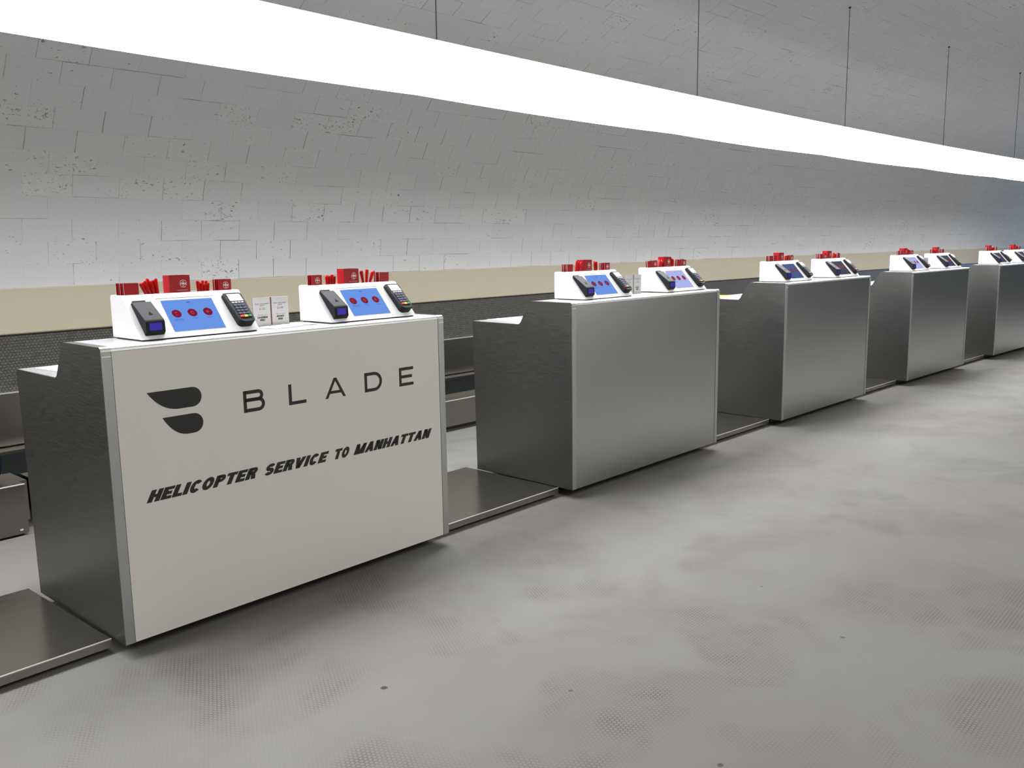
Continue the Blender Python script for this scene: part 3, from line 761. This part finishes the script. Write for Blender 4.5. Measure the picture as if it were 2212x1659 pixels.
# things standing in the troughs on top of the kiosks -----------------------
def make_card(logo):
    """folded key card sleeve, red outside, white pages inside"""
    w, h = .054, .088
    root = bpy.data.objects.new('key_card_sleeve', None); COL.objects.link(root)
    MB().box(-w / 2, w / 2, -.0018, -.0008, 0, h).build('front_cover', RED, root)
    MB().box(-w / 2 + .001, w / 2 - .0015, -.0007, .0007, 0, h - .001).build('pages', PAPER, root)
    MB().box(-w / 2, w / 2, .0008, .0018, 0, h).build('back_cover', RED if logo else PAPER, root)
    if logo:
        mb = MB(); airline_mark(mb, .004, h - .023, .013, Matrix.Identity(4), .0021); mb.build('printed_mark', INKW, root)
    return root
def make_box():
    w, d_, h = .084, .048, .110
    root = bpy.data.objects.new('red_card_box', None); COL.objects.link(root)
    mb = MB(); t_ = .0012
    mb.box(-w / 2, w / 2, 0, t_, 0, h); mb.box(-w / 2, w / 2, d_ - t_, d_, 0, h)
    mb.box(-w / 2, -w / 2 + t_, t_, d_ - t_, 0, h); mb.box(w / 2 - t_, w / 2, t_, d_ - t_, 0, h); mb.box(-w / 2 + t_, w / 2 - t_, t_, d_ - t_, 0, t_)
    mb.build('carton', RED, root)
    mb = MB(); airline_mark(mb, .014, h - .032, .0145, Matrix.Identity(4), .0004)
    mb.quad([(-.012, -.0004, .053), (.032, -.0004, .053), (.032, -.0004, .0538), (-.012, -.0004, .0538)])
    mb.build('printed_mark', INKW, root)
    return root
def make_pen():
    root = bpy.data.objects.new('red_pen', None); COL.objects.link(root)
    MB().cyl((0, 0, .0), (0, 0, .012), .0015, .0055, 12).build('tip', PAPER, root)
    MB().cyl((0, 0, .012), (0, 0, .095), .0058, .0058, 12).build('barrel', REDPEN, root, smooth=False)
    MB().cyl((0, 0, .095), (0, 0, .099), .0058, .0040, 12).build('end_cap', REDPEN, root)
    MB().box(-.0014, .0014, -.0078, -.0060, .062, .096, .0005, 1).box(-.0014, .0014, -.0078, -.004, .092, .096).build('clip', REDPEN, root)
    return root
P_CARD, P_CARD2, P_BOX, P_PEN = make_card(True), make_card(False), make_box(), make_pen()
used = set()
def put(proto, m, label, cat, group):
    if proto.name in used: o = copy_tree(proto)
    else: o = proto; used.add(proto.name)
    o.matrix_world = m; tag(o, label, cat, group); return o
ZT = .1125
lay = [
    [('c', .050, 5, 0, 3), ('p', .137, 7, -.30, 0), ('b', .240, 0, 0, 0), ('p', .340, 7, 0.0, -.020), ('c', .428, 4, 0, 0)],
    [('c', .048, 3, 0, 0), ('p', .128, 7, 0, -.016), ('b', .236, 0, .42, 0), ('q', .330, 6, .1, 0), ('c', .424, 4, .05, 1)],
    [('c', .060, 4, 0, 1), ('p', .137, 5, .25, .0), ('b', .232, 0, .06, 0), ('p', .322, 4, -.1, -.005), ('c', .418, 4, 0, 0)],
    [('c', .040, 2, -.1, 1), ('c', .098, 2, -.1, 0), ('p', .155, 6, .35, -.01), ('b', .242, 0, 0, 0), ('p', .312, 4, -.1, 0), ('c', .372, 2, .12, 1), ('c', .432, 2, .15, 0)],
    [('c', .050, 3, 0, 1), ('c', .122, 2, 0, 1), ('b', .225, 0, 0, 0), ('p', .315, 4, .25, -.012), ('c', .400, 3, .0, 0)],
    [('c', .045, 4, 0, 1), ('c', .120, 2, 0, 0), ('b', .218, 0, .1, 0), ('p', .312, 5, .3, -.012), ('c', .385, 2, .12, 1)],
    [('c', .055, 2, 0, 1), ('c', .120, 2, 0, 1), ('b', .220, 0, 0, 0), ('p', .305, 5, 0, -.008), ('c', .390, 3, 0, 0)],
    [('c', .055, 3, 0, 1), ('b', .210, 0, .15, 0), ('p', .120, 4, 0, -.012), ('c', .340, 4, 0, 1)],
    [('c', .060, 2, .15, 1), ('b', .195, 0, .2, 0), ('p', .285, 5, -.2, -.01), ('c', .385, 3, 0, 1)],
    [('c', .060, 3, 0, 1), ('b', .200, 0, .1, 0), ('p', .285, 5, .2, -.01), ('c', .380, 3, 0, 1)]]
def stk_name(l, x):
    xs = sorted(e[1] for e in l if e[0] == 'c'); k = xs.index(x)
    return {1: ['only'], 2: ['left', 'right'], 3: ['left', 'middle', 'right'], 4: ['leftmost', 'second', 'third', 'rightmost']}[len(xs)][k]
def bun_name(l, x):
    xs = sorted(e[1] for e in l if e[0] in 'pq'); k = xs.index(x)
    return {1: ['only'], 2: ['left', 'right']}[len(xs)][k]
NTH = ['leftmost', 'second from left', 'third from left', 'fourth from left', 'fifth from left', 'sixth from left', 'seventh from left', 'eighth from left']
RX = lambda a: Matrix.Rotation(a, 4, 'Y')
for (ki, (i, j, km, ktxt)) in enumerate(KIOSKS):
    ci = 0
    for (ty, x, n, ang, ex) in lay[ki]:
        where = 'left end' if x < .1 else ('left of the box' if x < .18 else ('right end' if x > .36 else 'right of the box'))
        if ty == 'c':
            for q in range(n):
                yy = .158 + q * .0105 + (.002 if n < 4 else 0)
                lg = (ex == 0 and q == 0)
                mm = km @ Matrix.Translation((x - q * .0022 + random.uniform(-.001, .001), yy, ZT + .010 * abs(math.sin(ang)))) @ RX(ang) @ Matrix.Rotation(random.uniform(-.03, .03), 4, 'Z')
                pos_txt = 'frontmost' if q == 0 else ('rearmost' if q == n - 1 else ['', 'second', 'third', 'fourth'][q])
                put(P_CARD if lg or q % 2 == 1 else P_CARD2, mm, 'red card sleeve, %s in the %s card stack, %s' % (pos_txt, stk_name(lay[ki], x), ktxt), 'card sleeve', 'red card sleeves on the ' + ktxt)
        elif ty == 'b':
            mm = km @ Matrix.Translation((x, .160 + (abs(ang) * .02 if ang else 0), ZT)) @ Matrix.Rotation(ang * .28, 4, 'Z')
            if ki in (1,): mm = km @ Matrix.Translation((x, .157, ZT)) @ Matrix.Rotation(.0, 4, 'Z')
            put(P_BOX, mm, 'red carton with a round white mark, standing on the %s' % ktxt, 'box', 'red cartons on the kiosks')
        else:
            for q in range(n):
                dx = (q - (n - 1) / 2) * .0074
                fan = ang + (q - (n - 1) / 2) * (.075 if ty == 'p' else .14) * (1 if ex == 0 else .35)
                if ty == 'q' and q == n - 1: fan = .48
                dz = ex + random.uniform(-.007, .007)
                if ty == 'p':
                    dx = ((q // 2) - (n - 1) / 4) * .0125 + (.0125 / 2 + .0068 if q % 2 else 0) - .003
                    fan *= .9
                yy = .163 + (.0135 if q % 2 else 0)
                L_ = .1
                base = Vector((x + dx + (-math.sin(fan) * .03), yy, ZT + .0005 + .005 * abs(math.sin(fan))))
                mm = km @ Matrix.Translation(base) @ RX(fan) @ Matrix.Diagonal((1, 1, (L_ + dz) / L_, 1))
                put(P_PEN, mm, 'red pen %s in the %s pen bundle, %s' % (NTH[q] if q < n - 1 else 'rightmost', bun_name(lay[ki], x), ktxt), 'pen', 'red pens on the ' + ktxt)

# ---------------------------------------------------------------- room number signs and papers
def make_sign(full):
    root = bpy.data.objects.new('tabletop_sign', None); COL.objects.link(root)
    w, h = .172, .118
    MB().box(0, w, .004, .0065, 0, h, .0006, 1).build('acrylic_stand', ACRYL, root)
    MB().box(0, w, .0, .055, 0, .0025, .0006, 1).build('stand_foot', ACRYL, root)
    a = MB().box(.001, .0825, .0025, .0038, .003, h - .001).build('left_card', PAPER, root)
    b = MB().box(.0885, w - .001, .0025, .0038, .003, h - .001).build('right_card', PAPER, root)
    MB().box(.0832, .0878, .0012, .0039, .003, h - .001).build('spine_strip', MAROON, root)
    if full:
        for card, cx, rng, wing in ((a, .0425, '01-50', 'SAARINEN'), (b, .129, '51-99', 'HUGHES')):
            text_mesh('small_print', [('If your room number', cx, .0895, .0076, .0001), ('ends in', cx, .0825, .0076, .0001), ('Welcome to the', cx, .044, .0068, .0)], GREYINK, card, Matrix.Translation((0, .0022, 0)), .25)
            text_mesh('room_numbers', [(rng, cx, .066, .0125, .0001)], GREYINK, card, Matrix.Translation((0, .0022, 0)), .1)
            mb = MB(); add_word(mb, wing, cx, .0315, .0082, .0095 * len(wing) * .62 + .004, Matrix.Identity(4), S=.3, Bt=.22, shear=.4, lift=-.0022)
            add_word(mb, 'WING', cx, .0205, .0082, .026, Matrix.Identity(4), S=.3, Bt=.22, shear=.4, lift=-.0022)
            mb.build('wing_name', BLACK_INK, card)
    return root
sg = make_sign(True)
sg.matrix_world = DESKS[0] @ Matrix.Translation((.733, .235, TOP)); tag(sg, 'two panel white sign with maroon strip between the kiosks of the nearest desk', 'sign', 'white room number signs between kiosks')
s2 = copy_tree(sg); s2.matrix_world = DESKS[1] @ Matrix.Translation((.800, .215, TOP)); tag(s2, 'white sign mostly hidden behind the left kiosk of the second desk', 'sign', 'white room number signs between kiosks')
s3 = copy_tree(sg); s3.matrix_world = DESKS[3] @ Matrix.Translation((.800, .215, TOP)); tag(s3, 'white sign between the kiosks of the fourth desk', 'sign', 'white room number signs between kiosks')
def sheet(name, di, x, y, z, w, d_, rot, label, mat=PAPER, h=.0012, group=None):
    mb = MB(); n = 5
    g = [[mb.bm.verts.new((w * (a / n - .5), d_ * (b / n - .5), h + .0015 * math.sin(a * 1.3 + b) ** 2)) for b in range(n + 1)] for a in range(n + 1)]
    g2 = [[mb.bm.verts.new((w * (a / n - .5), d_ * (b / n - .5), 0)) for b in range(n + 1)] for a in range(n + 1)]
    for a in range(n):
        for b in range(n):
            mb.bm.faces.new((g[a][b], g[a + 1][b], g[a + 1][b + 1], g[a][b + 1])); mb.bm.faces.new((g2[a][b], g2[a][b + 1], g2[a + 1][b + 1], g2[a + 1][b]))
    for k in range(n):
        for (p, q) in (((k, 0), (k + 1, 0)), ((k + 1, n), (k, n)), ((0, k + 1), (0, k)), ((n, k), (n, k + 1))):
            mb.bm.faces.new((g2[p[0]][p[1]], g2[q[0]][q[1]], g[q[0]][q[1]], g[p[0]][p[1]]))
    o = mb.build(name, mat); o.matrix_world = DESKS[di] @ Matrix.Translation((x, y, z)) @ Matrix.Rotation(rot, 4, 'Z')
    return tag(o, label, 'paper', group)
sheet('paper_sheet', 0, .785, .135, TOP, .16, .12, .25, 'white paper sheet in front of the sign on the nearest desk')
sheet('paper_sheet', 0, .905, .165, TOP + .0002, .12, .10, -.2, 'small white sheet right of the sign, beside the right kiosk of the nearest desk')
sheet('paper_sheet', 0, .17, .58, DESK, .21, .297, .1, 'white paper sheet on the lower work top of the nearest desk')
sheet('paper_sheet', 1, .20, .60, DESK, .21, .297, -.1, 'white paper sheet on the lower work top of the second desk')
sheet('paper_sheet', 2, .16, .52, DESK, .26, .20, .15, 'white papers on the lower work top of the third desk', h=.006)
sheet('paper_sheet', 2, .14, .67, DESK, .22, .12, .1, 'yellow paper on the lower work top of the third desk', YEL, .012)
sheet('paper_sheet', 3, .16, .56, DESK, .21, .297, .1, 'white paper sheet on the lower work top of the fourth desk')
